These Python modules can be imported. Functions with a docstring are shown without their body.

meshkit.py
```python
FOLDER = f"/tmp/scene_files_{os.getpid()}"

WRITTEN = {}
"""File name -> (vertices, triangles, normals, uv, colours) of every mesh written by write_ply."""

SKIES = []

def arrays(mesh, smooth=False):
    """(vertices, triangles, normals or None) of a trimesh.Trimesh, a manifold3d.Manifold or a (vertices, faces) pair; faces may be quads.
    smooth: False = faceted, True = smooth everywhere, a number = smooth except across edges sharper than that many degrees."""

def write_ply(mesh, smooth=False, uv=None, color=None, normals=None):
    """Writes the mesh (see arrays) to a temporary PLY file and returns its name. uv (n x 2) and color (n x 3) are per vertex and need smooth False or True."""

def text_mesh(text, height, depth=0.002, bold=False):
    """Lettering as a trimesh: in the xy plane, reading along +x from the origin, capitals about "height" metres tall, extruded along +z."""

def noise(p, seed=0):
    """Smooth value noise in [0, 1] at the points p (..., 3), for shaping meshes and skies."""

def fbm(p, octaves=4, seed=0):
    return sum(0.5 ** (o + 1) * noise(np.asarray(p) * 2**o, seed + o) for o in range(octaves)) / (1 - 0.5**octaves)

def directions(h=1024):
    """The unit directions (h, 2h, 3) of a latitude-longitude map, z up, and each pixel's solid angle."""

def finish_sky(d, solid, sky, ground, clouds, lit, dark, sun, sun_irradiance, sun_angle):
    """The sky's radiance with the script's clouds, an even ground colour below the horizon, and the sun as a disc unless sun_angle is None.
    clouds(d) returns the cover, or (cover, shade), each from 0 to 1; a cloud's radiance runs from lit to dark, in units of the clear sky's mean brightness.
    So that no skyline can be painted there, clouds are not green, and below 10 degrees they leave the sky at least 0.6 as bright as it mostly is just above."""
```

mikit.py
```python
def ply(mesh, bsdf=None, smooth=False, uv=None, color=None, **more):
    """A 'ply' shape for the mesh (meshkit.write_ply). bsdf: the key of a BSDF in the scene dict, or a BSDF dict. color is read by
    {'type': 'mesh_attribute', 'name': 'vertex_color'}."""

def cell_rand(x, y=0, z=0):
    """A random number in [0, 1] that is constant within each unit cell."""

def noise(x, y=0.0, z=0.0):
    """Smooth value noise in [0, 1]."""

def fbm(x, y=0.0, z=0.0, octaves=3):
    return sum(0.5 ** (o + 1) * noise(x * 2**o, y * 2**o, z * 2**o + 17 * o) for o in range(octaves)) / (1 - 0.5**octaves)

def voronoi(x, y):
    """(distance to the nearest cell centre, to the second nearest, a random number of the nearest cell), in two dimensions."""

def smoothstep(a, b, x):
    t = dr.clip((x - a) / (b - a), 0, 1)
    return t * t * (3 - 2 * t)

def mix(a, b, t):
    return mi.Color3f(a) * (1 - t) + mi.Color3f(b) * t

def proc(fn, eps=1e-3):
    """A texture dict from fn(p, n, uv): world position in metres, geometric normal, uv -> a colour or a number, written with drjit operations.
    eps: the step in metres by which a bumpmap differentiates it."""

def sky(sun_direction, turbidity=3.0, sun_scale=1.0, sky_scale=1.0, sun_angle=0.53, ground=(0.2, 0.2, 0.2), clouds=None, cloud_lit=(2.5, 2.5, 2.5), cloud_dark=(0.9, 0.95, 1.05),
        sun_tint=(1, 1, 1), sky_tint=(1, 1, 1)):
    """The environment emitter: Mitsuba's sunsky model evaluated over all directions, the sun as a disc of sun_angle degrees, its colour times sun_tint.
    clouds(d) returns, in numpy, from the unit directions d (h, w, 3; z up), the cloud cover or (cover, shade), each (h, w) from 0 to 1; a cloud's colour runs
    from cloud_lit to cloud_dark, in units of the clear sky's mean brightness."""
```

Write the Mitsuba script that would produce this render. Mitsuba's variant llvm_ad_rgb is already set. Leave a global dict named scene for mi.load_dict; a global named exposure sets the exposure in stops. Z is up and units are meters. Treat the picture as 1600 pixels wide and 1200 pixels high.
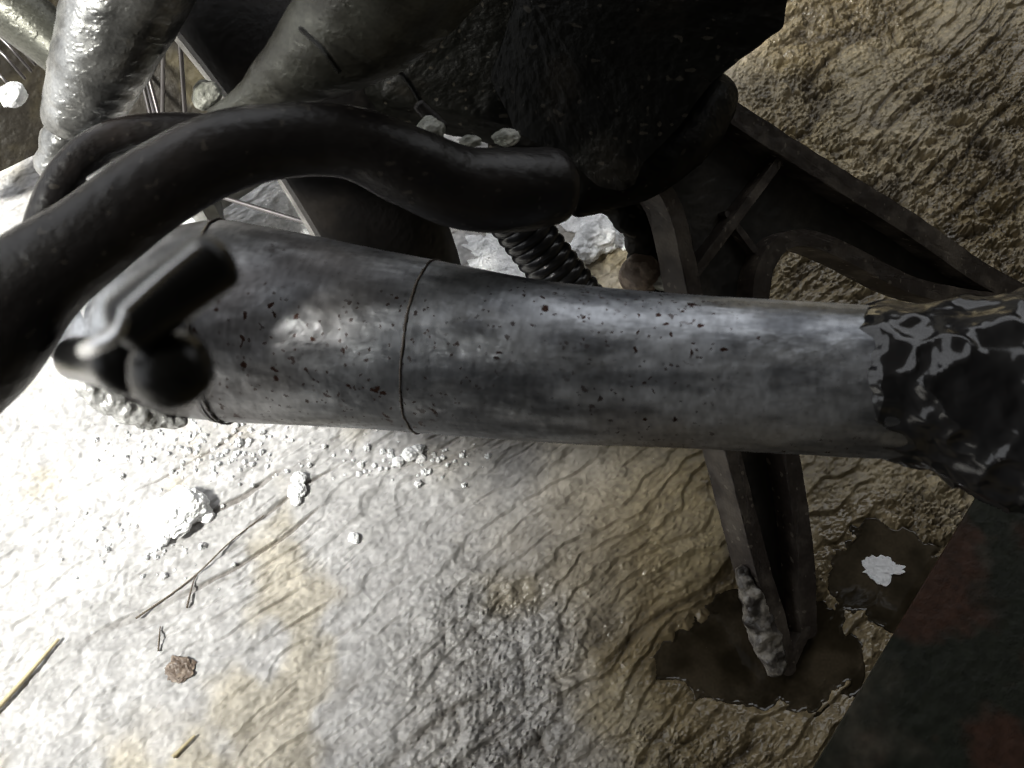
import math, random
import numpy as np, trimesh, drjit as dr, mitsuba as mi, mikit, meshkit
from mikit import proc, fbm, noise, voronoi, smoothstep, mix, ply
from shapely.geometry import Polygon, LineString
from shapely.ops import unary_union

# ------------------------------------------------------------------ camera, sky, exposure
EL = math.radians(62.0)                       # the phone looks down at the wet floor
CAM = 0.70 * np.array([0, -math.cos(EL), math.sin(EL)])
FWD = np.array([0, math.cos(EL), -math.sin(EL)])
UP = np.array([0, math.sin(EL), math.cos(EL)])
HFOV = 52.0
T = mi.ScalarTransform4f
scene, labels = {}, {}
scene['camera'] = {'type': 'thinlens', 'fov': HFOV, 'fov_axis': 'x', 'near_clip': 0.02, 'far_clip': 200.0,
                   'aperture_radius': 0.0014, 'focus_distance': 0.62,
                   'to_world': T().look_at(origin=CAM.tolist(), target=(CAM + FWD).tolist(), up=UP.tolist())}
SUN = (-0.56, -0.28, 0.78)
scene['sky'] = mikit.sky(SUN, turbidity=4, sun_scale=0.62, sky_scale=1.0, sun_angle=9, sun_tint=(0.84, 1.0, 1.22),
                         clouds=lambda d: 1.0 + 0 * d[..., 0], cloud_lit=(1.0, 1.02, 1.05))
exposure = 3.85

F = 800 / math.tan(math.radians(HFOV / 2))


def D(px, py, depth):
    """the point that far along the line of sight measured off the photograph (1600 x 1200)"""
    return CAM + depth * (FWD + (px - 800) / F * np.array([1, 0, 0]) - (py - 600) / F * UP)


def ray(px, py):
    return FWD + (px - 800) / F * np.array([1, 0, 0]) - (py - 600) / F * UP


def G(px, py, z=0.0):
    r = ray(px, py)
    return CAM + r * ((z - CAM[2]) / r[2])


# ------------------------------------------------------------------ helpers
def numbered(name):
    if name not in scene and name not in labels:
        return name
    k = 1
    while f'{name}_{k:03d}' in scene or f'{name}_{k:03d}' in labels:
        k += 1
    return f'{name}_{k:03d}'


def put(name, mesh, mat, parent=None, smooth=30, **kw):
    key = numbered(f'{parent}__{name}' if parent else name)
    scene[key] = ply(mesh, mat, smooth, **kw)
    return key


def thing(name, label, cat, group=None):
    key = numbered(name)
    labels[key] = {'label': label, 'category': cat}
    if group:
        labels[key]['group'] = group
    return key


def tag(key, label, cat=None, group=None, kind=None):
    labels[key] = {k: v for k, v in dict(label=label, category=cat, group=group, kind=kind).items() if v}
    return key


def spline(pts, n):
    """Catmull-Rom through rows of pts (any width), n samples"""
    p = np.asarray(pts, float)
    if len(p) == 2:
        return p[0] + (p[1] - p[0]) * np.linspace(0, 1, n)[:, None]
    q = np.vstack([2 * p[0] - p[1], p, 2 * p[-1] - p[-2]])
    chord = np.r_[0, np.cumsum(np.linalg.norm(np.diff(p[:, :3], axis=0), axis=1))]
    t = np.interp(np.linspace(0, chord[-1], n), chord, np.arange(len(p)))
    i = np.minimum(t.astype(int), len(p) - 2)
    f = (t - i)[:, None]
    a, b, c, d = q[i], q[i + 1], q[i + 2], q[i + 3]
    return 0.5 * (2 * b + (c - a) * f + (2 * a - 5 * b + 4 * c - d) * f**2 + (3 * b - a - 3 * c + d) * f**3)


def tube(path, radii, sides=48, caps=True, disp=None, close=False, round_end=(0, 0)):
    """a swept round section; returns (trimesh, uv) with uv = (metres along, metres round)"""
    p, r = np.asarray(path, float), np.broadcast_to(np.asarray(radii, float), (len(path),)).copy()
    t = np.roll(p, -1, 0) - np.roll(p, 1, 0) if close else np.gradient(p, axis=0)
    t /= np.linalg.norm(t, axis=1, keepdims=True) + 1e-12
    nrm = FWD + 0.013 - t[0] * (t[0] @ (FWD + 0.013))  # the seam lies on the far side
    nrm /= np.linalg.norm(nrm)
    N = []
    for k in range(len(p)):
        nrm = nrm - t[k] * (nrm @ t[k])
        nrm /= np.linalg.norm(nrm)
        N.append(nrm)
    N = np.array(N)
    B = np.cross(t, N)
    ang = np.linspace(0, 2 * np.pi, sides + 1)
    dirs = np.cos(ang)[None, :, None] * N[:, None] + np.sin(ang)[None, :, None] * B[:, None]
    s = np.r_[0, np.cumsum(np.linalg.norm(np.diff(p, axis=0), axis=1))]
    rr = r[:, None] + (disp(s[:, None] + 0 * ang[None], ang[None] + 0 * s[:, None], p[:, None] + r[:, None, None] * dirs) if disp else 0)
    rr = np.broadcast_to(rr, (len(p), sides + 1)).copy()
    rr[:, -1] = rr[:, 0]
    v = (p[:, None] + rr[..., None] * dirs).reshape(-1, 3)
    cols = sides + 1
    uv = np.stack([s[:, None] + 0 * ang[None], (ang[None] * r.mean()) + 0 * s[:, None]], -1).reshape(-1, 2)
    n = len(p)
    i, j = np.meshgrid(np.arange(n if close else n - 1), np.arange(sides), indexing='ij')
    i2 = (i + 1) % n
    q = np.stack([i * cols + j, i * cols + j + 1, i2 * cols + j + 1, i2 * cols + j], -1).reshape(-1, 4)
    f = np.vstack([q[:, [0, 1, 2]], q[:, [0, 2, 3]]])
    if caps and not close:
        for k, e in ((0, 0), (n - 1, 1)):
            c = len(v)
            v = np.vstack([v, p[k][None]])
            uv = np.vstack([uv, [[s[k], 0]]])
            a = k * cols + np.arange(sides)
            b = a + 1
            tri = np.stack([np.full(sides, c), b, a] if e == 0 else [np.full(sides, c), a, b], -1)
            f = np.vstack([f, tri])
    return trimesh.Trimesh(v, f, process=False), uv


def pxtube(rows, n=120, sides=48, disp=None, dome=True, scale=1.0):
    """rows of (px, py, depth, radius in px)"""
    pts = np.array([[*D(a, b, d), r * d / F * scale] for a, b, d, r in rows])
    q = spline(pts, n)
    path, rad = q[:, :3], q[:, 3]
    if dome:                                   # round both ends
        for e in (0, -1):
            t = path[e] - path[1 if e == 0 else -2]
            t /= np.linalg.norm(t)
            R = rad[e]
            k = np.array([0.0, .3, .55, .75, .9, .97, .995])[1:]
            ext = path[e] + t * (k * R * 0.6)[:, None]
            er = R * np.sqrt(1 - k**2)
            if e == 0:
                path, rad = np.vstack([ext[::-1], path]), np.r_[er[::-1], rad]
            else:
                path, rad = np.vstack([path, ext]), np.r_[rad, er]
    return tube(path, rad, sides, True, disp)


def blob(center, size, amp=0.35, freq=3.0, seed=0, sub=4, flat=None):
    m = trimesh.creation.icosphere(subdivisions=sub)
    v = m.vertices
    nn = meshkit.fbm(v * freq * 0.5 + 10 + seed * 3.1, 4, seed) - 0.5
    v = v * (1 + 2 * amp * nn)[:, None] * np.asarray(size)
    if flat is not None:
        v[:, 2] = np.maximum(v[:, 2], flat)
    return trimesh.Trimesh(v + center, m.faces, process=False)


def rbox(center, size, axes=np.eye(3), r=0.15, sub=0):
    """box with chamfered edges, its local axes the rows of axes"""
    import manifold3d as m3
    s = np.asarray(size, float) / 2
    c = min(s) * r
    pts = []
    for sx in (-1, 1):
        for sy in (-1, 1):
            for sz in (-1, 1):
                for k in range(3):
                    q = s.copy()
                    q -= c
                    q[k] += c
                    pts.append(q * (sx, sy, sz))
    h = trimesh.convex.convex_hull(np.array(pts))
    for _ in range(sub):
        h = h.subdivide()
    h.vertices = h.vertices @ np.asarray(axes) + center
    return h


def rough(m, amp, freq, seed=0):
    m = m.copy()
    m.merge_vertices()
    n = m.vertex_normals
    m.vertices = m.vertices + n * ((meshkit.fbm(m.vertices * freq, 4, seed) - 0.5) * 2 * amp)[:, None]
    return m


def mat(key, d):
    scene[key] = d


def rgb(*c):
    return {'type': 'rgb', 'value': list(c)}


# ------------------------------------------------------------------ materials
def ground_color(p, n, uv):
    # uv.x = depth below the local surface (dirt and painted shade in the low parts), uv.y = wetness
    a = fbm(p.x * 9 + 3, p.y * 9, 0, 4)
    b = fbm(p.x * 60, p.y * 60, 5, 3)
    g = noise(p.x * 420, p.y * 420, 2)
    warm = smoothstep(-0.06, 0.20, p.x + (a - 0.5) * 0.30)
    base = mix(mi.Color3f(0.37, 0.365, 0.365), mi.Color3f(0.41, 0.345, 0.225), warm)
    och = smoothstep(0.55, 0.68, fbm(p.x * 14 + 40, p.y * 14 + 7, 1, 4)) 
    base = mix(base, mi.Color3f(0.36, 0.29, 0.14), och * 0.35)
    base = base * (0.72 + 0.56 * b)
    base = base * (0.76 + 0.48 * g)
    base = mix(base, mi.Color3f(0.075, 0.06, 0.045), uv.x * 0.8)
    return mix(base, base * mi.Color3f(0.46, 0.43, 0.38), uv.y)


def ground_rough(p, n, uv):
    return 0.62 - 0.50 * uv.y + 0.1 * noise(p.x * 90, p.y * 90, 3) * (1 - uv.y)


mat('m_ground', {'type': 'principled', 'base_color': proc(ground_color), 'roughness': proc(ground_rough), 'specular': 0.5})


def muffler_color(p, n, uv):
    s = fbm(uv.x * 45, uv.y * 130, 3, 4)
    blot = fbm(uv.x * 18 + 4, uv.y * 22, 9, 4)
    fine = fbm(uv.x * 500, uv.y * 260, 1, 2)
    c = mix(mi.Color3f(0.10, 0.105, 0.115), mi.Color3f(0.38, 0.395, 0.42), smoothstep(0.3, 0.72, 0.55 * s + 0.45 * blot))
    c = mix(c, mi.Color3f(0.25, 0.22, 0.20), smoothstep(0.50, 0.75, fbm(uv.x * 9 + 20, uv.y * 12, 2, 3)) * 0.4)
    c = c * (0.75 + 0.5 * fine)
    wa, wb_ = 0.9 * fbm(uv.x * 300, uv.y * 300, 3, 2), 0.9 * fbm(uv.x * 300, uv.y * 300, 13, 2)
    d1, d2, w = voronoi(uv.x * 210 + wa, uv.y * 210 + wb_)
    zone = smoothstep(0.46, 0.62, fbm(uv.x * 16 + 2, uv.y * 24, 31, 3))
    pit = smoothstep(0.30, 0.16, d1) * smoothstep(0.86, 0.93, w) * zone
    d1b, _, wb = voronoi(uv.x * 460 + 9 + wa, uv.y * 460 + wb_)
    pit = dr.maximum(pit, smoothstep(0.34, 0.2, d1b) * smoothstep(0.86, 0.94, wb) * (0.25 + 0.75 * zone) * 0.8)
    return mix(c, mi.Color3f(0.030, 0.014, 0.010), pit)


def muffler_rough(p, n, uv):
    return 0.31 + 0.24 * fbm(uv.x * 40, uv.y * 60, 5, 4)


def muffler_bump(p, n, uv):
    return fbm(uv.x * 160, uv.y * 260, 1, 3) + 0.8 * fbm(uv.x * 40, uv.y * 50, 8, 2)


mat('m_muffler', {'type': 'bumpmap', 'arbitrary': proc(muffler_bump, 4e-4), 'scale': 0.0004,
                  'bsdf': {'type': 'principled', 'base_color': proc(muffler_color), 'roughness': proc(muffler_rough), 'metallic': 0.94, 'specular': 0.5}})


def dusty(c0, c1, f, lo=0.45, hi=0.7, speck=0.0):
    def fn(p, n, uv):
        a = fbm(p.x * f, p.y * f, p.z * f, 4)
        b = noise(p.x * 900, p.y * 900, p.z * 900)
        c = mix(mi.Color3f(*c0), mi.Color3f(*c1), smoothstep(lo, hi, a))
        c = c * (0.8 + 0.4 * b)
        if speck:
            s = smoothstep(0.80, 0.9, noise(p.x * 330 + 3, p.y * 330, p.z * 330)) * speck
            c = mix(c, mi.Color3f(0.32, 0.28, 0.22), s)
        return c
    return fn


def bump3(f, o=3):
    return lambda p, n, uv: fbm(p.x * f, p.y * f, p.z * f, o)


def pr(key, color, rough_, metallic=0.0, bump=None, scale=0.0005, **kw):
    d = {'type': 'principled', 'base_color': color, 'roughness': rough_, 'metallic': metallic, **kw}
    if bump:
        d = {'type': 'bumpmap', 'arbitrary': proc(bump, 4e-4), 'scale': scale, 'bsdf': d}
    mat(key, d)


def droplets(p, n, uv):
    return smoothstep(0.58, 0.76, noise(p.x * 640, p.y * 640, p.z * 640)) + 0.5 * fbm(p.x * 170, p.y * 170, p.z * 170, 2)


pr('m_black_paint', proc(dusty((0.006, 0.005, 0.005), (0.013, 0.010, 0.009), 22, 0.5, 0.8, 0.05)), 0.40, specular=0.35, bump=bump3(240), scale=0.0006)
pr('m_black_rubber', proc(dusty((0.007, 0.006, 0.006), (0.018, 0.015, 0.013), 50)), 0.60, specular=0.3, bump=bump3(300), scale=0.0005)
pr('m_hose', rgb(0.010, 0.010, 0.011), 0.22)
pr('m_engine', proc(dusty((0.004, 0.004, 0.003), (0.014, 0.012, 0.009), 40, 0.5, 0.75, 0.10)), 0.50, bump=bump3(300, 4), scale=0.0011, specular=0.14)
pr('m_cast', proc(dusty((0.026, 0.019, 0.015), (0.090, 0.075, 0.060), 55, 0.4, 0.75, 0.25)), 0.55, bump=bump3(260), scale=0.0008)
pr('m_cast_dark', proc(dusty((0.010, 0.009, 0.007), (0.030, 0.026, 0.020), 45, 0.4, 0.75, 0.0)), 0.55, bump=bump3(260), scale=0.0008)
pr('m_alloy', proc(dusty((0.13, 0.13, 0.127), (0.38, 0.38, 0.37), 60, 0.35, 0.7)), 0.33, 0.85, bump=droplets, scale=0.00013)
pr('m_dull_alloy', proc(dusty((0.030, 0.028, 0.022), (0.085, 0.085, 0.070), 26, 0.35, 0.65)), 0.40, 0.5, bump=droplets, scale=0.00013)
pr('m_chrome', rgb(0.62, 0.62, 0.63), 0.20, 1.0)
pr('m_spoke', rgb(0.16, 0.15, 0.15), 0.35, 0.9)
pr('m_rim', proc(dusty((0.14, 0.135, 0.125), (0.36, 0.35, 0.33), 60, 0.35, 0.65)), 0.35, 0.8, bump=bump3(200), scale=0.0015)
pr('m_peg', proc(dusty((0.006, 0.006, 0.006), (0.010, 0.010, 0.009), 60)), 0.25, specular=0.3)
pr('m_tape', rgb(0.010, 0.010, 0.011), 0.13, bump=bump3(150, 2), scale=0.0012)
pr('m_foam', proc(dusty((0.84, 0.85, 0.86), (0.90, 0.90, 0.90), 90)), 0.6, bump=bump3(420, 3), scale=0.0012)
pr('m_grey_foam', proc(dusty((0.14, 0.145, 0.12), (0.34, 0.34, 0.30), 140, .35, .65)), 0.45, bump=bump3(420, 3), scale=0.0012)
pr('m_olive', proc(dusty((0.016, 0.013, 0.009), (0.060, 0.050, 0.028), 30)), 0.5, bump=bump3(200), scale=0.001)
pr('m_lit_metal', proc(dusty((0.42, 0.42, 0.41), (0.66, 0.66, 0.65), 120, .35, .65)), 0.35, 0.35, bump=bump3(400), scale=0.0012)  # tail metal brightened to carry the light falling on it
pr('m_crust', proc(dusty((0.035, 0.03, 0.026), (0.22, 0.20, 0.17), 130, .35, .65)), 0.4, bump=bump3(500), scale=0.0012)
pr('m_straw', rgb(0.40, 0.34, 0.22), 0.6)
pr('m_twig', rgb(0.10, 0.08, 0.06), 0.6)
pr('m_pebble', proc(dusty((0.11, 0.08, 0.06), (0.24, 0.19, 0.15), 200)), 0.5, bump=bump3(600), scale=0.0008)


def plate_color(p, n, uv):
    a = fbm(p.x * 26, p.y * 26, 3, 4)
    c = mix(mi.Color3f(0.012, 0.014, 0.009), mi.Color3f(0.038, 0.018, 0.011), smoothstep(0.50, 0.72, a))
    c = mix(c, mi.Color3f(0.07, 0.06, 0.045), smoothstep(0.58, 0.78, fbm(p.x * 16 + 9, p.y * 16 + 2, 7, 4)) * 0.8)
    return c * (0.6 + 0.8 * fbm(p.x * 240, p.y * 240, 1, 3))


pr('m_plate', proc(plate_color), 0.55, 0.0, bump=bump3(170, 4), scale=0.0012, specular=0.2)
pr('m_water', proc(dusty((0.022, 0.017, 0.010), (0.055, 0.043, 0.027), 60, .35, .7)), 0.05, bump=bump3(60, 2), scale=0.0006, specular=0.5)

# ------------------------------------------------------------------ the setting: wet stone floor
PUD = [(G(1215, 1010)[:2], 0.060, 0.040), (G(1375, 905)[:2], 0.034, 0.030)]
WATER_Z = -0.0026


def ground_fields(x, y, want_basin=False):
    P3 = lambda a, b, c=0.0: np.stack([a, b, np.full_like(a, c)], -1)
    nz = lambda a, b, s: meshkit.noise(P3(a, b, s * 1.7), s)
    fb = lambda a, b, s, o=4: meshkit.fbm(P3(a, b, s * 1.7), o, s)
    th = np.radians(38) + np.radians(30) * (fb(x * 2.2, y * 2.2, 3, 2) - 0.5) + 0.35 * (x)
    wx, wy = x + 0.02 * (fb(x * 12, y * 12, 5, 3) - .5), y + 0.02 * (fb(x * 12, y * 12, 6, 3) - .5)
    u, v = wx * np.cos(th) + wy * np.sin(th), -wx * np.sin(th) + wy * np.cos(th)
    ss = lambda a, b, t: (lambda q: q * q * (3 - 2 * q))(np.clip((t - a) / (b - a), 0, 1))
    wet = ss(0.0, 0.24, x + 0.30 * (fb(x * 8, y * 8, 9, 4) - .5) - np.where(y > 0, 0.25, 0.7) * y)
    big = (fb(x * 7, y * 7, 11, 3) - .5) * 0.006
    # slaty flakes: steps of a stretched noise
    lay = fb(u * 7 + .5 * fb(x * 40, y * 40, 14, 3), v * 26, 13, 4) * 5
    fr = lay - np.floor(lay)
    flake = (np.floor(lay) + ss(0.70, 1.0, fr)) * 0.0008 - 0.0020
    # trowel and broom marks: sparse thin gouges along u
    m1 = ss(0.48, 0.66, fb(u * 8, v * 8, 19, 3))
    g1 = ss(0.74, 0.84, nz(u * 34, v * 420, 17)) * m1
    g2 = ss(0.80, 0.87, nz(u * 11, v * 260 + 50, 23)) * ss(0.50, 0.62, fb(u * 5 + 9, v * 6, 29, 3))
    g3 = ss(0.03, 0.0, np.abs(fb(u * 4, v * 13 + 3, 71, 4) - .47)) * ss(0.44, 0.56, fb(x * 9, y * 9 + 3, 72, 2)) * (.5 + .5 * wet)
    streak = fb(u * 45, v * 190, 31, 3) - .5
    dash = ss(0.56, 0.74, nz(u * 55, v * 230, 33)) * ss(0.30, 0.55, fb(x * 12, y * 12, 34, 2))
    bil = lambda f, sd: np.abs(2 * nz(x * f + sd, y * f, sd) - 1)
    lumps = 0.55 * bil(85, 37) + 0.35 * bil(190, 38) + 0.22 * bil(390, 39) - .45
    grit = bil(620, 41) - .4
    # slaty ridges: steep on the lower right, sloping off to the upper left
    sv = v * 62 + 3.2 * fb(x * 16, y * 16, 61, 3) + 1.0 * fb(x * 70, y * 70, 62, 2)
    saw = sv - np.floor(sv)
    slate = np.where(saw < .12, saw / .12, 1 - (saw - .12) / .88) * (.3 + .7 * nz(u * 22, np.floor(sv) * 3.1, 63))
    sm = ss(0.32, 0.54, fb(x * 7 + 8, y * 7, 64, 3)) * (0.45 + 0.55 * wet)
    rug = 0.22 + 1.0 * ss(0.36, 0.60, fb(x * 11 + 3, y * 11, 43, 3)) * (0.12 + 0.88 * wet)
    h = (big + flake - g1 * 0.0010 - g2 * 0.0014 - g3 * 0.0026 - dash * 0.0016 * (.5 + .5 * wet) + streak * 0.0026 * (1 - .4 * wet) + slate * 0.0034 * sm
         + lumps * 0.0062 * rug * (1 + .5 * wet) + grit * 0.0013 * (0.35 + 0.8 * rug) * (1 + 1.4 * wet))
    basin, margin = 0, 0
    for (c, a, b) in PUD:
        rr = np.hypot((x - c[0]) / a, (y - c[1]) / b) + 1.6 * (fb(x * 22, y * 22, 47, 5) - .5) + 0.5 * (fb(x * 110, y * 110, 48, 2) - .5)
        basin = np.maximum(basin, 1 - ss(0.70, 1.15, rr))
        margin = np.maximum(margin, 1 - ss(0.8, 2.1, rr))
    h = h * (1 - 0.5 * basin) - basin * 0.0046
    dirt = np.clip(np.maximum(np.maximum(g1 * .4, g2), g3) * .8 + .75 * ss(-.22, -.36, lumps) * np.clip(rug, 0, 1) * (.3 + .7 * wet), 0, 1)  # dirt, plus crease shade painted dark in the low parts
    wet = np.clip(np.maximum(wet * (0.5 + 0.5 * ss(0.35, 0.6, fb(x * 17, y * 17, 53, 3))), np.clip(margin * 1.6, 0, 1)), 0, 1)
    return (h, dirt, wet, basin) if want_basin else (h, dirt, wet)


def axis(lo, hi, step, far):
    a = np.arange(lo, hi, step)
    g = [0.004]
    while sum(g) < far:
        g.append(g[-1] * 1.5)
    e = np.cumsum(g)
    return np.r_[lo - e[::-1], a, a[-1] + e]


gx, gy = axis(-0.445, 0.475, 0.00088, 40), axis(-0.26, 0.405, 0.00088, 40)
X, Y = np.meshgrid(gx, gy)
H, DIRT_SHADE, WET = ground_fields(X.ravel(), Y.ravel())
fade = np.clip(1.4 - np.maximum(np.abs(X.ravel()) - .5, np.abs(Y.ravel() - .07) - .36) * 2, 0, 1)
H = H * fade


def ground_z(x, y):
    return float(ground_fields(np.array([x]), np.array([y]))[0][0])


ny, nx = X.shape
i, j = np.meshgrid(np.arange(ny - 1), np.arange(nx - 1), indexing='ij')
q = np.stack([i * nx + j, i * nx + j + 1, (i + 1) * nx + j + 1, (i + 1) * nx + j], -1).reshape(-1, 4)
gm = trimesh.Trimesh(np.stack([X.ravel(), Y.ravel(), H], -1), np.vstack([q[:, [0, 1, 2]], q[:, [0, 2, 3]]]), process=False)
put('ground', gm, 'm_ground', smooth=True, uv=np.stack([DIRT_SHADE, WET], -1))
tag('ground', 'wet rough stone floor with scored streaks, pale on the left and brown on the right', kind='structure')

for k, (c, a, b) in enumerate(PUD):
    px_, py_ = np.meshgrid(np.arange(-2.2 * a, 2.2 * a, .0009), np.arange(-2.2 * b, 2.2 * b, .0009))
    wx_, wy_ = px_.ravel() + c[0], py_.ravel() + c[1]
    gz, _, _, bas = ground_fields(wx_, wy_, True)
    deep = WATER_Z - gz
    wz = WATER_Z + 0.0006 * np.exp(-np.maximum(deep, 0) / .0006) - 0.0001 - 0.008 * (1 - np.clip(bas / .35, 0, 1))
    inside = deep > -0.0016
    r_, c_ = px_.shape
    i, j = np.meshgrid(np.arange(r_ - 1), np.arange(c_ - 1), indexing='ij')
    q = np.stack([i * c_ + j, i * c_ + j + 1, (i + 1) * c_ + j + 1, (i + 1) * c_ + j], -1).reshape(-1, 4)
    q = q[inside[q].any(1)]
    w = trimesh.Trimesh(np.stack([wx_, wy_, wz], -1), np.vstack([q[:, [0, 1, 2]], q[:, [0, 2, 3]]]), process=False)
    w.remove_unreferenced_vertices()
    key = put('puddle', w, 'm_water', smooth=True)
    tag(key, ['shallow brown puddle round the foot of the stand leg', 'small brown puddle beside the dark plate', 'thin brown water film under the silencer'][k], kind='structure')

# ------------------------------------------------------------------ rusty plate at lower right
pz = 0.022
poly = [G(1541, 752, pz), G(1272, 1200, pz), G(1130, 1440, pz), G(2100, 1700, pz), G(2500, 900, pz)]
pl = trimesh.creation.extrude_polygon(Polygon([p[:2] for p in poly]).buffer(-0.0015, join_style=1).buffer(0.0015), 0.005)
pl.vertices[:, 2] += pz - 0.005
top = trimesh.Trimesh(pl.vertices, pl.faces)
pkey = thing('steel_plate', 'dark rusty steel plate with a straight edge in the lower right corner', 'plate')
put('sheet', top, 'm_plate', pkey, smooth=20)
leg_pts = [G(1900, 900, pz)[:2], G(1700, 1350, pz)[:2]]
for c in leg_pts:
    put('support', rbox(np.array([*c, (pz - 0.005) / 2 - 0.003]), (0.05, 0.05, pz - 0.0045 + 0.006)), 'm_plate', pkey)

# ------------------------------------------------------------------ added unseen slabs that block and shape the light, open to the left
pr('m_blocker', rgb(0.10, 0.095, 0.085), 0.8)
cl = trimesh.creation.extrude_polygon(Polygon([(-3.00, -3.5), (5.2, -3.5), (5.2, 1.4), (-0.55, 1.4)]), 0.10)  # added out of view; its edge cuts the sun
cl.apply_translation([0, 0, 2.2])
put('sun_blocker', cl, 'm_blocker', smooth=False)
tag('sun_blocker', 'added unseen slab over the machine that cuts the sun, open to the daylight on the left', kind='structure')
put('side_blocker', rbox(np.array([3.2, 0.0, 1.1]), (0.2, 9.0, 2.19), r=.05), 'm_blocker', smooth=20)
put('side_blocker', rbox(np.array([0.0, -3.6, 1.1]), (14.0, 0.2, 2.19), r=.05), 'm_blocker', smooth=20)
put('side_blocker', rbox(np.array([1.0, 1.9, 0.45]), (14.0, 0.2, 0.9), r=.05), 'm_blocker', smooth=20)
tag('side_blocker_002', 'added unseen low slab beyond the machine that cuts low sky light', kind='structure')
tag('side_blocker_001', 'added unseen slab behind the photographer that cuts the light', kind='structure')
tag('side_blocker', 'added unseen slab to the right of the machine that cuts the light', kind='structure')

# ------------------------------------------------------------------ the motorcycle
M = thing('motorcycle', 'wet black motorcycle seen low at its side, propped on a cast two-legged stand', 'motorcycle')

# --- silencer
MUF = [(108, 522, .520, 50), (140, 527, .521, 80), (182, 530, .522, 104), (250, 519, .522, 136), (330, 504, .521, 157), (400, 508, .518, 154),
       (600, 533, .504, 139), (850, 565, .488, 126), (1100, 582, .474, 120), (1350, 596, .460, 119), (1500, 604, .453, 119)]


def muf_disp(s, a, p):
    return (meshkit.fbm(p * 28, 3, 5) - .5) * 0.0010 + (meshkit.fbm(p * 110, 3, 6) - .5) * 0.0004


mm, muv = pxtube(MUF, 420, 96, muf_disp)
mkey = put('silencer', mm, 'm_muffler', M, smooth=True, uv=muv)
tag(mkey, 'scuffed grey silencer spotted with rust')


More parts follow.
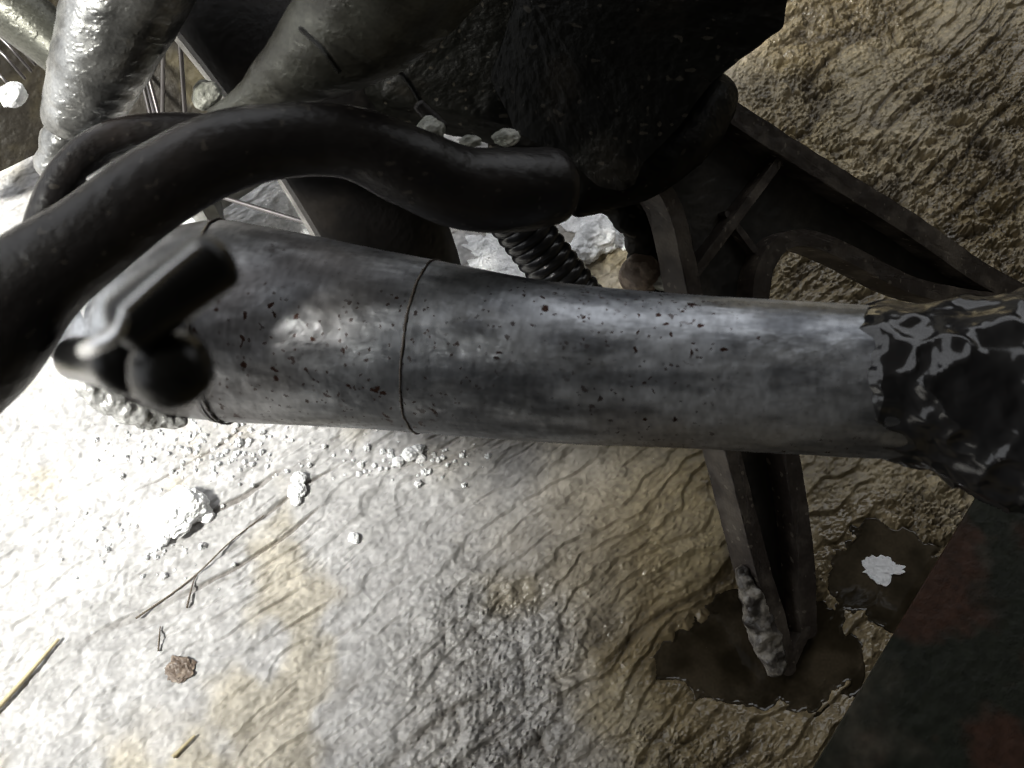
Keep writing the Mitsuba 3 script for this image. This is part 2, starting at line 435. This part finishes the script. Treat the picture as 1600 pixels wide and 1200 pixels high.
def bead(px, rows, r, key, mt, lean=0.0):
    """a raised weld seam round the silencer at that px"""
    pts = np.array([[*D(a, b, d), rr * d / F] for a, b, d, rr in rows])
    q = spline(pts, 900)
    proj = (q[:, :3] - CAM) @ FWD
    qx = 800 + F * (q[:, 0] - CAM[0]) / proj
    k = int(np.argmin(np.abs(qx - px)))
    c, R = q[k, :3], q[k, 3]
    t = q[k + 1, :3] - q[k - 1, :3]
    t /= np.linalg.norm(t)
    e1 = np.cross(t, [0, 0, 1.0]); e1 /= np.linalg.norm(e1)
    e2 = np.cross(t, e1)
    a = np.linspace(0, 2 * np.pi, 161)[:-1]
    ring = c + (R + 0.0002) * (np.cos(a)[:, None] * e1 + np.sin(a)[:, None] * e2) + t * (0.0022 * (meshkit.fbm(np.stack([np.cos(a) * 2, np.sin(a) * 2, 0 * a + px], -1), 3, 3) - .5) + lean * np.cos(a))[:, None]
    m, uv = tube(ring, 0.0006, 8, close=True, disp=lambda s, an, p: (meshkit.noise(p * 700, 2) - .5) * 0.0010)
    return put('weld_seam', m, 'm_cast', key, smooth=True)


bead(352, MUF, 0.001, mkey, 'm_cast_dark', 0.003)
bead(668, MUF, 0.001, mkey, 'm_cast_dark', 0.001)

# tail of the silencer: lip and flat facet painted bright where light catches the end cone
lip, _ = pxtube([(105, 565, .505, 13), (135, 600, .50, 18), (185, 632, .505, 22), (240, 652, .51, 18), (290, 660, .515, 6)], 60, 20,
                lambda s, a, p: (meshkit.fbm(p * 170, 3, 15) - .5) * 0.006)
tag(put('lit_lip', lip, 'm_lit_metal', mkey, smooth=True), 'metal lip under the silencer tail, painted bright as the lit end cone')
ax = [D(118, 470, .500), D(190, 425, .505), D(196, 458, .500), D(142, 522, .490)]
nrm = np.cross(ax[1] - ax[0], ax[3] - ax[0]); nrm /= np.linalg.norm(nrm)
tabm = trimesh.convex.convex_hull(np.array(ax + [p + nrm * 0.002 for p in ax]))
put('tail_highlight', tabm, 'm_lit_metal', mkey, smooth=False)

# tape wound round the right end
def tape_disp(s, a, p):
    k_ = 0.35 + 0.6 * np.clip(s / .06, 0, 1)
    w = meshkit.fbm(p * np.array([40, 28, 28]), 3, 21) - .5
    ridge = 1 - np.abs(2 * meshkit.fbm(p * np.array([45, 50, 45]) + 4, 2, 22) - 1)
    return k_ * (w * 0.011 + ridge**4 * 0.0040) + k_ * 0.006 * (meshkit.fbm(np.stack([s * 48 + np.cos(a + 1) * 1.2, np.cos(a) * 1.5, np.sin(a) * 1.5], -1), 3, 44) - .5)


tp, tuv = pxtube([(1352, 592, .460, 118), (1420, 600, .457, 124), (1500, 607, .453, 138), (1600, 624, .450, 166), (1720, 650, .45, 180), (1850, 670, .45, 180)], 260, 180, tape_disp)
ang_ = tuv[:, 1] / tuv[:, 1].max() * 2 * np.pi
pull = (D(1600, 624, .450) - D(1352, 592, .460)); pull /= np.linalg.norm(pull)
tp.vertices = tp.vertices + pull * (0.030 * (meshkit.fbm(np.stack([np.cos(ang_) * 2.5, np.sin(ang_) * 2.5, 0 * ang_], -1), 4, 5) - .45) * np.exp(-tuv[:, 0] / .02))[:, None]
tag(put('tape_wrap', tp, 'm_tape', mkey, smooth=True), 'creased glossy black wrapping on the right end')

# --- S-shaped black tube in front
SP = [(-110, 600, .395, 105), (-30, 530, .395, 98), (50, 440, .398, 82), (150, 365, .402, 70), (250, 290, .410, 66), (350, 238, .420, 63), (450, 220, .430, 58), (550, 224, .440, 57),
      (640, 262, .452, 62), (720, 293, .465, 64), (800, 297, .475, 66), (862, 290, .485, 60)]
sp, spuv = pxtube(SP, 240, 64, lambda s, a, p: (meshkit.fbm(p * 40, 3, 8) - .5) * 0.0012)
tag(put('bent_tube', sp, 'm_black_paint', M, smooth=True), 'thick black tube bent in an s above the silencer')
BT = [(60, 420, .47, 34), (72, 345, .475, 32), (105, 275, .48, 32), (160, 225, .485, 30), (240, 205, .49, 28), (335, 205, .495, 26), (420, 215, .50, 26)]
bt, _ = pxtube(BT, 90, 32)
tag(put('hooked_tube', bt, 'm_black_paint', M, smooth=True), 'thinner black tube hooked behind the thick one')
nut = trimesh.creation.cylinder(0.0035, 0.018, sections=6)
d = D(192, 258, .455) - D(150, 283, .455)
nut.apply_transform(trimesh.geometry.align_vectors([0, 0, 1], d / np.linalg.norm(d)))
nut.apply_translation(D(170, 270, .455))
put('bolt', nut, 'm_chrome', M, smooth=20)

# --- foot peg pointing at the camera, out of focus
pegkey, pg = None, []
peg, _ = pxtube([(205, 505, .205, 52), (270, 455, .205, 52), (336, 410, .207, 50)], 40, 40)
pegkey = put('foot_peg', peg, 'm_peg', M, smooth=True)
tag(pegkey, 'blurred black foot peg close to the camera, before the silencer tail')
knob = blob(D(268, 578, .212), np.array([1, 1, .9]) * 66 * .212 / F, 0.10, 1.5, 3)
put('knob', knob, 'm_peg', pegkey, smooth=True)
stub, _ = pxtube([(200, 560, .222, 58), (165, 565, .30, 40), (120, 560, .40, 34)], 50, 32)
put('stem', stub, 'm_peg', pegkey, smooth=True)
highlight_trim, _ = pxtube([(196, 482, .196, 7), (250, 434, .196, 7), (308, 386, .198, 6)], 30, 14)  # bright rod painting the highlight along the metal edge
put('highlight_trim', highlight_trim, 'm_chrome', pegkey, smooth=True)
clip, _ = pxtube([(196, 478, .200, 9), (192, 505, .199, 11), (178, 525, .200, 12), (150, 540, .202, 13), (132, 548, .206, 12)], 40, 16)
put('clip', clip, 'm_chrome', pegkey, smooth=True)

# --- silver fork legs at upper left
fk, _ = pxtube([(300, -260, .47, 112), (240, -110, .485, 102), (195, 0, .495, 90), (165, 75, .50, 78), (138, 145, .507, 64), (118, 195, .512, 52), (112, 212, .514, 40), (106, 226, .515, 41), (98, 246, .517, 36), (90, 262, .52, 36)], 160, 56,
               lambda s, a, p: (meshkit.fbm(p * 45, 3, 9) - .5) * 0.0015 + (meshkit.fbm(p * 210, 2, 10) - .5) * 0.0014)
tag(put('fork_leg', fk, 'm_alloy', M, smooth=True), 'pale wet alloy fork leg at the upper left')
arm, _ = pxtube([(-60, -40, .52, 48), (40, 30, .52, 46), (90, 75, .52, 40), (150, 130, .52, 34)], 60, 40)
put('brace', arm, 'm_dull_alloy', M, smooth=True)
fk2, _ = pxtube([(680, -150, 0.425, 150), (600, -30, 0.435, 128), (545, 40, 0.440, 100), (480, 95, 0.445, 68), (425, 135, 0.450, 44), (385, 165, 0.455, 30), (340, 190, 0.460, 22)], 160, 56,
                lambda s, a, p: (meshkit.fbm(p * 45, 3, 12) - .5) * 0.002 + (meshkit.fbm(p * 210, 2, 10) - .5) * 0.0012)
k2 = put('fork_leg', fk2, 'm_dull_alloy', M, smooth=True)
tag(k2, 'dull dark alloy leg tapering towards the thick bent tube')
r2, _ = pxtube([(470, 45, .407, 4), (505, 78, .395, 4), (530, 112, .400, 4)], 30, 8)
put('ring_groove', r2, 'm_engine', k2, smooth=True)

# --- spoked wheel behind
RT = np.array([1.0, 0, 0])
TOC = -FWD
mdir = 0.78 * RT + 0.62 * UP
TILT = 0.28
axl = TILT * TOC - math.sqrt(1 - TILT**2) * mdir
axl /= np.linalg.norm(axl)
e1 = np.cross(axl, TOC); e1 /= np.linalg.norm(e1)
e3 = np.cross(axl, e1)
WC = D(345, 262, .72) - .056 * axl
RR = 410 * .66 / F
tt = np.linspace(0, 2 * np.pi, 241)[:-1]


def ringpts(R, off):
    return WC + R * (np.cos(tt)[:, None] * e1 + np.sin(tt)[:, None] * e3) + off * axl


def revolve(profile):
    """profile rows (radius, offset along the axle), closed"""
    v = np.concatenate([ringpts(r, o) for r, o in profile])
    n, m = len(profile), len(tt)
    a, b = np.meshgrid(np.arange(n), np.arange(m), indexing='ij')
    a2, b2 = (a + 1) % n, (b + 1) % m
    q = np.stack([a * m + b, a * m + b2, a2 * m + b2, a2 * m + b], -1).reshape(-1, 4)
    t_ = trimesh.Trimesh(v, np.vstack([q[:, [0, 1, 2]], q[:, [0, 2, 3]]]), process=False)
    t_.fix_normals()
    return t_


W = thing_w = f'{M}__wheel'
labels[W] = {'label': 'wire spoked wheel with a broad black tyre behind the bent tube'}
put('rim', revolve([(RR - .012, .008), (RR - .004, .002), (RR + .004, .003), (RR + .005, .007), (RR - .002, .010), (RR - .006, .018), (RR - .006, .048), (RR - .002, .056), (RR + .005, .059), (RR + .004, .063), (RR - .006, .064), (RR - .014, .056), (RR - .016, .033)]), 'm_rim', W, smooth=30)
put('tyre', revolve([(RR + .005, .006), (RR + .012, -.004), (RR + .022, -.006), (RR + .029, .004), (RR + .033, .020), (RR + .034, .033), (RR + .033, .046), (RR + .029, .060), (RR + .022, .066), (RR + .012, .066), (RR + .005, .058), (RR + .003, .033)]), 'm_black_rubber', W, smooth=40)
hub_prof = [(.012, -.02), (.034, -.02), (.036, -.012), (.024, -.004), (.024, .072), (.036, .08), (.034, .088), (.012, .088)]
put('hub', revolve(hub_prof), 'm_dull_alloy', W, smooth=30)
for k in range(36):
    side = k % 2
    ah = 2 * np.pi * k / 36 + 0.05
    ar = ah + (0.55 if (k // 2) % 2 else -0.42)
    P0 = WC + 0.033 * (math.cos(ah) * e1 + math.sin(ah) * e3) + (-.014 if side else .082) * axl
    P1 = WC + (RR - .012) * (math.cos(ar) * e1 + math.sin(ar) * e3) + .032 * axl
    m, _ = tube(spline(np.array([P0, P1]), 6), 0.0015, 8)
    put('spoke', m, 'm_spoke', W, smooth=True)

# --- engine mass
EN = f'{M}__engine'
labels[EN] = {'label': 'black wet engine underside speckled with droplets'}


def facing(px, py, depth, w, h, t, roll=0.0):
    """a chamfered lump whose broad face looks along the sight line, w x h in px"""
    c = D(px, py, depth)
    z = CAM - c; z /= np.linalg.norm(z)
    x = np.cross(UP, z); x /= np.linalg.norm(x); y = np.cross(z, x)
    cr, sr = math.cos(roll), math.sin(roll)
    A = np.array([x * cr + y * sr, -x * sr + y * cr, z])
    return rbox(c - z * t / 2, (w * depth / F, h * depth / F, t), A, .25, 5)


def soften(m, rounds=10):
    m = m.copy()
    m.merge_vertices()
    m = m.subdivide_to_size(.007)
    m.merge_vertices()
    trimesh.smoothing.filter_laplacian(m, iterations=rounds)
    return m


def slab(poly, depth, thick, curve=0.0):
    """a plate traced on a plane square to the sight line through its middle"""
    c = np.mean(poly, axis=0)
    o = D(*c, depth)
    z = CAM - o; z /= np.linalg.norm(z)
    x = np.cross(UP, z); x /= np.linalg.norm(x); y = np.cross(z, x)
    p2 = []
    for p in poly:
        r = ray(*p)
        q = CAM + r * (((o - CAM) @ z) / (r @ z))
        p2.append([(q - o) @ x, (q - o) @ y])
    m = trimesh.creation.extrude_polygon(Polygon(p2).buffer(-.008).buffer(.008), thick).subdivide_to_size(.008)
    v = m.vertices
    m.vertices = o + v[:, :1] * x + v[:, 1:2] * y + (v[:, 2:3] - thick - curve * v[:, :1] ** 2) * z
    return m



cases = [('crankcase', 925, -30, .53, 540, 300, .12, 0.15), ('crankcase', 760, 60, .54, 360, 320, .10, -0.2), ('oil_pan', 905, 180, .56, 300, 180, .08, 0.1), ('side_cover', 1075, -10, .515, 220, 210, .09, -0.75)]
for n_, (nm, a, b, dd, w, h, t, ro) in enumerate(cases):
    put(nm, rough(soften(facing(a, b, dd, w, h, t, ro)), 0.0018, 90, n_), 'm_engine', EN, smooth=50)
put('gear_case', rough(slab([(820, -60), (1250, -60), (1230, 40), (1175, 80), (1112, 128), (1060, 200), (1005, 256), (985, 300), (935, 292), (900, 262), (850, 232), (800, 205), (760, 120)], .515, .05, 3), .0018, 90, 7), 'm_engine', EN, smooth=40)


put('floor_shade', rough(slab([(180, 20), (420, 20), (420, 200), (330, 195), (190, 190)], .775, .004, 1), .0012, 40, 5), 'm_olive', M, smooth=35)  # dark sheet painting the shaded floor behind the spokes
put('side_plate', rough(slab([(-120, -60), (130, -60), (140, 100), (75, 215), (62, 238), (0, 268), (-120, 290)], .735, .006, 1), .0012, 40, 6), 'm_olive', M, smooth=35)
for (a_, b_) in (((-20, 22), (56, 102)), ((-20, 62), (40, 124)), ((-20, 100), (30, 152)), ((-20, 40), (50, 112))):
    cm, _ = tube(spline(np.array([D(*a_, .575), D((a_[0] + b_[0]) / 2, (a_[1] + b_[1]) / 2 - 3, .572), D(*b_, .578)]), 20), .0009, 8)
    put('cable', cm, 'm_spoke', M, smooth=True)
cab, _ = pxtube([(600, 88, .50, 4), (640, 130, .505, 4), (668, 180, .51, 5)], 40, 10)
put('cable', cab, 'm_engine', M, smooth=True)
cab2, _ = pxtube([(655, 165, .505, 10), (690, 200, .51, 12)], 20, 14)
put('cable_sleeve', cab2, 'm_black_rubber', M, smooth=True)

# --- ribbed hose between tube and silencer
hp = spline(np.array([D(770, 290, .535), D(800, 335, .54), (D(850, 400, .55)), D(905, 470, .56), D(960, 545, .57)]), 260)
hs = np.r_[0, np.cumsum(np.linalg.norm(np.diff(hp, axis=0), axis=1))]
hm, _ = tube(hp, 0.0128 + 0.0016 * (np.abs(np.sin(hs / 0.0058 * np.pi)) ** 0.6), 40)
tag(put('ribbed_hose', hm, 'm_hose', M, smooth=40), 'shiny black ribbed hose behind the silencer')

# --- cast stand
A_, B_, H_ = G(1610, 462, 0.004), G(1232, 1056, 0.002), D(1050, 190, .575)
nS = np.cross(A_ - B_, H_ - B_); nS /= np.linalg.norm(nS)
if nS @ (CAM - H_) < 0:
    nS = -nS
xS = (A_ - H_) / np.linalg.norm(A_ - H_); yS = np.cross(nS, xS)


def to_plane(px, py):
    r = ray(px, py)
    p = CAM + r * (((H_ - CAM) @ nS) / (r @ nS))
    return np.array([(p - H_) @ xS, (p - H_) @ yS])


def plane_poly(poly, back, thick, bevel=0.0008):
    """px polygon on the face of the casting, from 'back' behind the face to thick nearer"""
    pg = Polygon([to_plane(*c) for c in poly.exterior.coords], [[to_plane(*c) for c in h.coords] for h in poly.interiors]).buffer(0)
    m = trimesh.creation.extrude_polygon(pg, thick)
    v = m.vertices
    m.vertices = H_ + v[:, :1] * xS + v[:, 1:2] * yS + (v[:, 2:3] - back - thick) * nS
    m.fix_normals()
    return m


ST = f'{M}__stand'
labels[ST] = {'label': 'cast iron two-legged stand with raised flanges'}
wire = lambda pts, w: LineString(np.array(spline(np.array([[*p, 0] for p in pts], float), 60))[:, :2]).buffer(w / 2, cap_style=1)
line = lambda pts, w: LineString(pts).buffer(w / 2, cap_style=1)
DEEP = 0.019


def flange(name, shape, back=0.0, deep=DEEP):
    m = plane_poly(shape, back, deep)
    m = m.subdivide_to_size(0.006)
    return put(name, rough(m, 0.0006, 120, 3), 'm_cast', ST, smooth=35)


flange('flange', line([(1103, 148), (1240, 237), (1420, 348), (1530, 425), (1606, 466)], 34))
flange('rib', line([(1103, 160), (1068, 205), (1030, 252)], 13), 0.004, DEEP - .004)
flange('flange', wire([(998, 252), (1035, 290), (1062, 345), (1082, 440), (1108, 560), (1144, 702), (1195, 900), (1216, 965), (1232, 1044)], 24))
flange('rib', line([(1234, 237), (1086, 436)], 14), 0.003, DEEP - .003)
flange('rib', line([(1152, 330), (1195, 388)], 10), 0.008, DEEP - .008)
flange('flange', wire([(1600, 478), (1440, 450), (1340, 402), (1280, 376), (1240, 372), (1210, 393), (1190, 450), (1198, 560), (1234, 702), (1258, 860), (1264, 985)], 26))
flange('flange', line([(1232, 1046), (1262, 985)], 14))
web = Polygon([(1103, 150), (1606, 466), (1440, 450), (1340, 402), (1240, 372), (1208, 395), (1190, 450), (1198, 560), (1234, 702), (1258, 860), (1264, 985), (1232, 1044), (1195, 900), (1144, 702), (1082, 440), (1062, 345), (1035, 290), (1000, 255), (1040, 240)])
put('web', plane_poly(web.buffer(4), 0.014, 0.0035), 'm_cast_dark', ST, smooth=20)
def sd(px, py, back=.006):
    r = ray(px, py)
    return ((H_ - CAM) @ nS) / (r @ nS) + back


shoe, _ = pxtube([(1160, 890, sd(1160, 890, .010), 10), (1176, 940, sd(1176, 940, .008), 20), (1196, 1000, sd(1196, 1000, .006), 22), (1214, 1046, sd(1214, 1046, .002), 18)], 60, 28, lambda s, a, p: (meshkit.fbm(p * 150, 4, 25) - .5) * 0.008)
tag(put('shoe', shoe, 'm_crust', ST, smooth=True), 'crusted foot of the near stand leg')
pivot, _ = pxtube([(900, 300, .545, 40), (1010, 262, .56, 46), (1075, 205, .58, 50), (1110, 150, .60, 44)], 60, 36)
put('pivot', rough(pivot, .002, 60), 'm_engine', ST, smooth=True)

# --- dirty bracket left of the stand
bk, _ = pxtube([(905, 285, .585, 26), (955, 312, .59, 24), (995, 355, .60, 26), (1012, 395, .61, 30), (1016, 440, .62, 34), (1016, 480, .63, 30)], 80, 28, lambda s, a, p: (meshkit.fbm(p * 110, 4, 26) - .5) * 0.009)
tag(put('bracket', bk, 'm_engine', M, smooth=True), 'grimy bracket hanging left of the stand')
nutb = blob(D(1002, 428, .605), np.array([.0125, .0125, .0125]), .16, 2.5, 9)
put('rubber_stop', nutb, 'm_pebble', M, smooth=True)

# ------------------------------------------------------------------ small things on the floor
def on_ground(px, py):
    p = G(px, py)
    return np.array([p[0], p[1], ground_z(p[0], p[1])])


def foam(px, py, parts, label, seed, mt='m_foam'):
    c = on_ground(px, py)
    ms = []
    r = random.Random(seed)
    for (dx, dy, s) in parts:
        q = on_ground(px + dx, py + dy)
        s = s * 0.00043
        ms.append(blob(q + [0, 0, s * .45], np.array([s, s * .95, s * .7]), .32, 5.0, r.randint(0, 99), 5))
    k = put('foam_lump', trimesh.util.concatenate(ms), mt, smooth=True)
    tag(k, label, 'foam', 'lumps of soap foam')


foam(270, 812, [(22, -16, 30), (2, -4, 30), (-14, 14, 22), (8, 8, 24), (38, -18, 20), (-22, -10, 20), (-18, 30, 14), (10, -26, 16), (-26, 34, 10), (-34, 4, 13), (-30, 20, 12), (52, -6, 12)], 'biggest white foam lump on the pale floor left of the stand', 1)
foam(465, 768, [(0, 0, 13), (3, -18, 11), (-2, 16, 8), (-6, 4, 9)], 'small upright foam tuft right of the biggest foam lump', 2)
foam(553, 842, [(0, 0, 8), (3, 4, 5)], 'single tiny foam crumb on the bare floor below the silencer', 3)
foam(928, 378, [(0, 0, 34), (-14, 18, 26), (14, -14, 20), (20, 6, 18)], 'rounded foam lump behind the silencer beside the ribbed hose', 4)
foam(640, 712, [(0, 0, 11), (-18, 10, 8), (12, -8, 9), (18, 4, 7)], 'crumbly foam patch under the middle of the silencer', 5)


def film(px, py, a, b, label, seed):  # white layer painting sky glare and overexposed floor
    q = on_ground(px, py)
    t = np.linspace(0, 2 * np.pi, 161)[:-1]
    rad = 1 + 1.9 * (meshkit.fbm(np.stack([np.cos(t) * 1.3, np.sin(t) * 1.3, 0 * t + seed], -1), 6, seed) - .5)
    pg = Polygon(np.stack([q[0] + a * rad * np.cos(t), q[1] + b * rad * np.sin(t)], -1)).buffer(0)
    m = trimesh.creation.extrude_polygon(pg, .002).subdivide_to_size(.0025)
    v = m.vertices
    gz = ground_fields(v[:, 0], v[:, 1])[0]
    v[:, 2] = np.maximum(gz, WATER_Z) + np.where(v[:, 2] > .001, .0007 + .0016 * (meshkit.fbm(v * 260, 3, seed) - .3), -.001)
    tag(put('glare_patch', trimesh.Trimesh(v, m.faces), 'm_foam', smooth=30), label, 'foam')


film(1382, 888, .012, .008, 'flat white patch painting the sky reflection in the puddle beside the dark plate', 3)
film(450, 335, .060, .050, 'broad white layer painting the glaring floor seen through the wheel spokes', 11)
film(790, 400, .042, .030, 'white layer painting the glaring floor between the tyre and the ribbed hose', 12)
film(955, 340, .026, .040, 'white suds and painted glare on the floor round the rounded foam lump', 13)


def clod(px, py, depth, w, h, label, seed, mt='m_grey_foam'):
    k = put('dried_foam', blob(D(px, py, depth), np.array([w * depth / F, h * depth / F, h * depth / F * .7]), .3, 3, seed), mt, smooth=True)
    tag(k, label, 'foam')


clod(672, 205, .500, 22, 26, 'grey foam flake on the engine next to the cable end', 3)
clod(735, 221, .505, 17, 11, 'small grey foam flake on the engine above the bent tube', 4)
clod(792, 215, .505, 21, 16, 'wider grey foam flake on the engine, right of the small one', 5)
clod(323, 148, .52, 22, 26, 'pale foam flake hanging in the spokes', 6)
clod(18, 148, .51, 22, 22, 'pale foam clot left of the pale fork leg', 7, 'm_foam')
clod(1040, 440, .60, 22, 16, 'pale stone-like clot at the foot of the bracket', 8)

# foam crumbs and bubbles strewn along the silencer's drip line: too many to count
rs = np.random.RandomState(7)
crumbs = []
ico = trimesh.creation.icosphere(subdivisions=2)
for k in range(330):
    if k < 190:
        px, py = rs.normal(330, 75), rs.normal(700, 26)
    elif k < 260:
        px, py = rs.normal(640, 60), rs.normal(715, 16)
    else:
        px, py = rs.normal(255, 65), rs.normal(830, 40)
    c = G(px, py)
    s = abs(rs.normal(0.0005, 0.0006)) + .0003
    v = ico.vertices * s * (1 + .25 * rs.standard_normal((len(ico.vertices), 1))) + [c[0], c[1], 0]
    crumbs.append((c, v))
cz = ground_fields(np.array([c[0] for c, _ in crumbs]), np.array([c[1] for c, _ in crumbs]))[0]
put('foam_crumbs', trimesh.util.concatenate([trimesh.Trimesh(v + [0, 0, z + .0004], ico.faces, process=False) for (c, v), z in zip(crumbs, cz)]), 'm_foam', smooth=True)
tag('foam_crumbs', 'crumbs of foam strewn on the floor below the silencer', 'foam', kind='stuff')


def stick(name, pts, r, mt, label, cat, lift=.0008):
    path = spline(np.array([on_ground(*p) + [0, 0, r + lift] for p in pts]), 24)
    path[:, 2] = np.maximum(path[:, 2], path[:, 2].mean() - .001)
    k = put(name, tube(path, np.linspace(r, r * .6, 24), 10)[0], mt, smooth=True)
    tag(k, label, cat)


stick('straw', [(-10, 1115), (40, 1060), (92, 998)], .0016, 'm_straw', 'thick tan straw at the left edge of the floor', 'straw')
stick('straw', [(272, 1184), (306, 1150)], .0013, 'm_straw', 'short tan straw at the bottom edge of the floor', 'straw')
stick('twig', [(212, 966), (300, 905), (360, 850), (412, 805)], .0006, 'm_twig', 'long thin dark twig below the biggest foam lump', 'twig')
stick('twig', [(292, 950), (303, 912), (308, 900)], .0006, 'm_twig', 'short hair-thin twig touching the long twig', 'twig')
stick('straw', [(248, 1018), (252, 980)], .0006, 'm_twig', 'thin upright straw right of the brown pebble', 'straw')
c = on_ground(282, 1046)
tag(put('pebble', blob(c + [0, 0, .002], np.array([.0078, .0070, .0016]), .55, 5, 8, 5), 'm_pebble', smooth=True), 'brown dirt pebble on the pale floor at lower left', 'pebble')
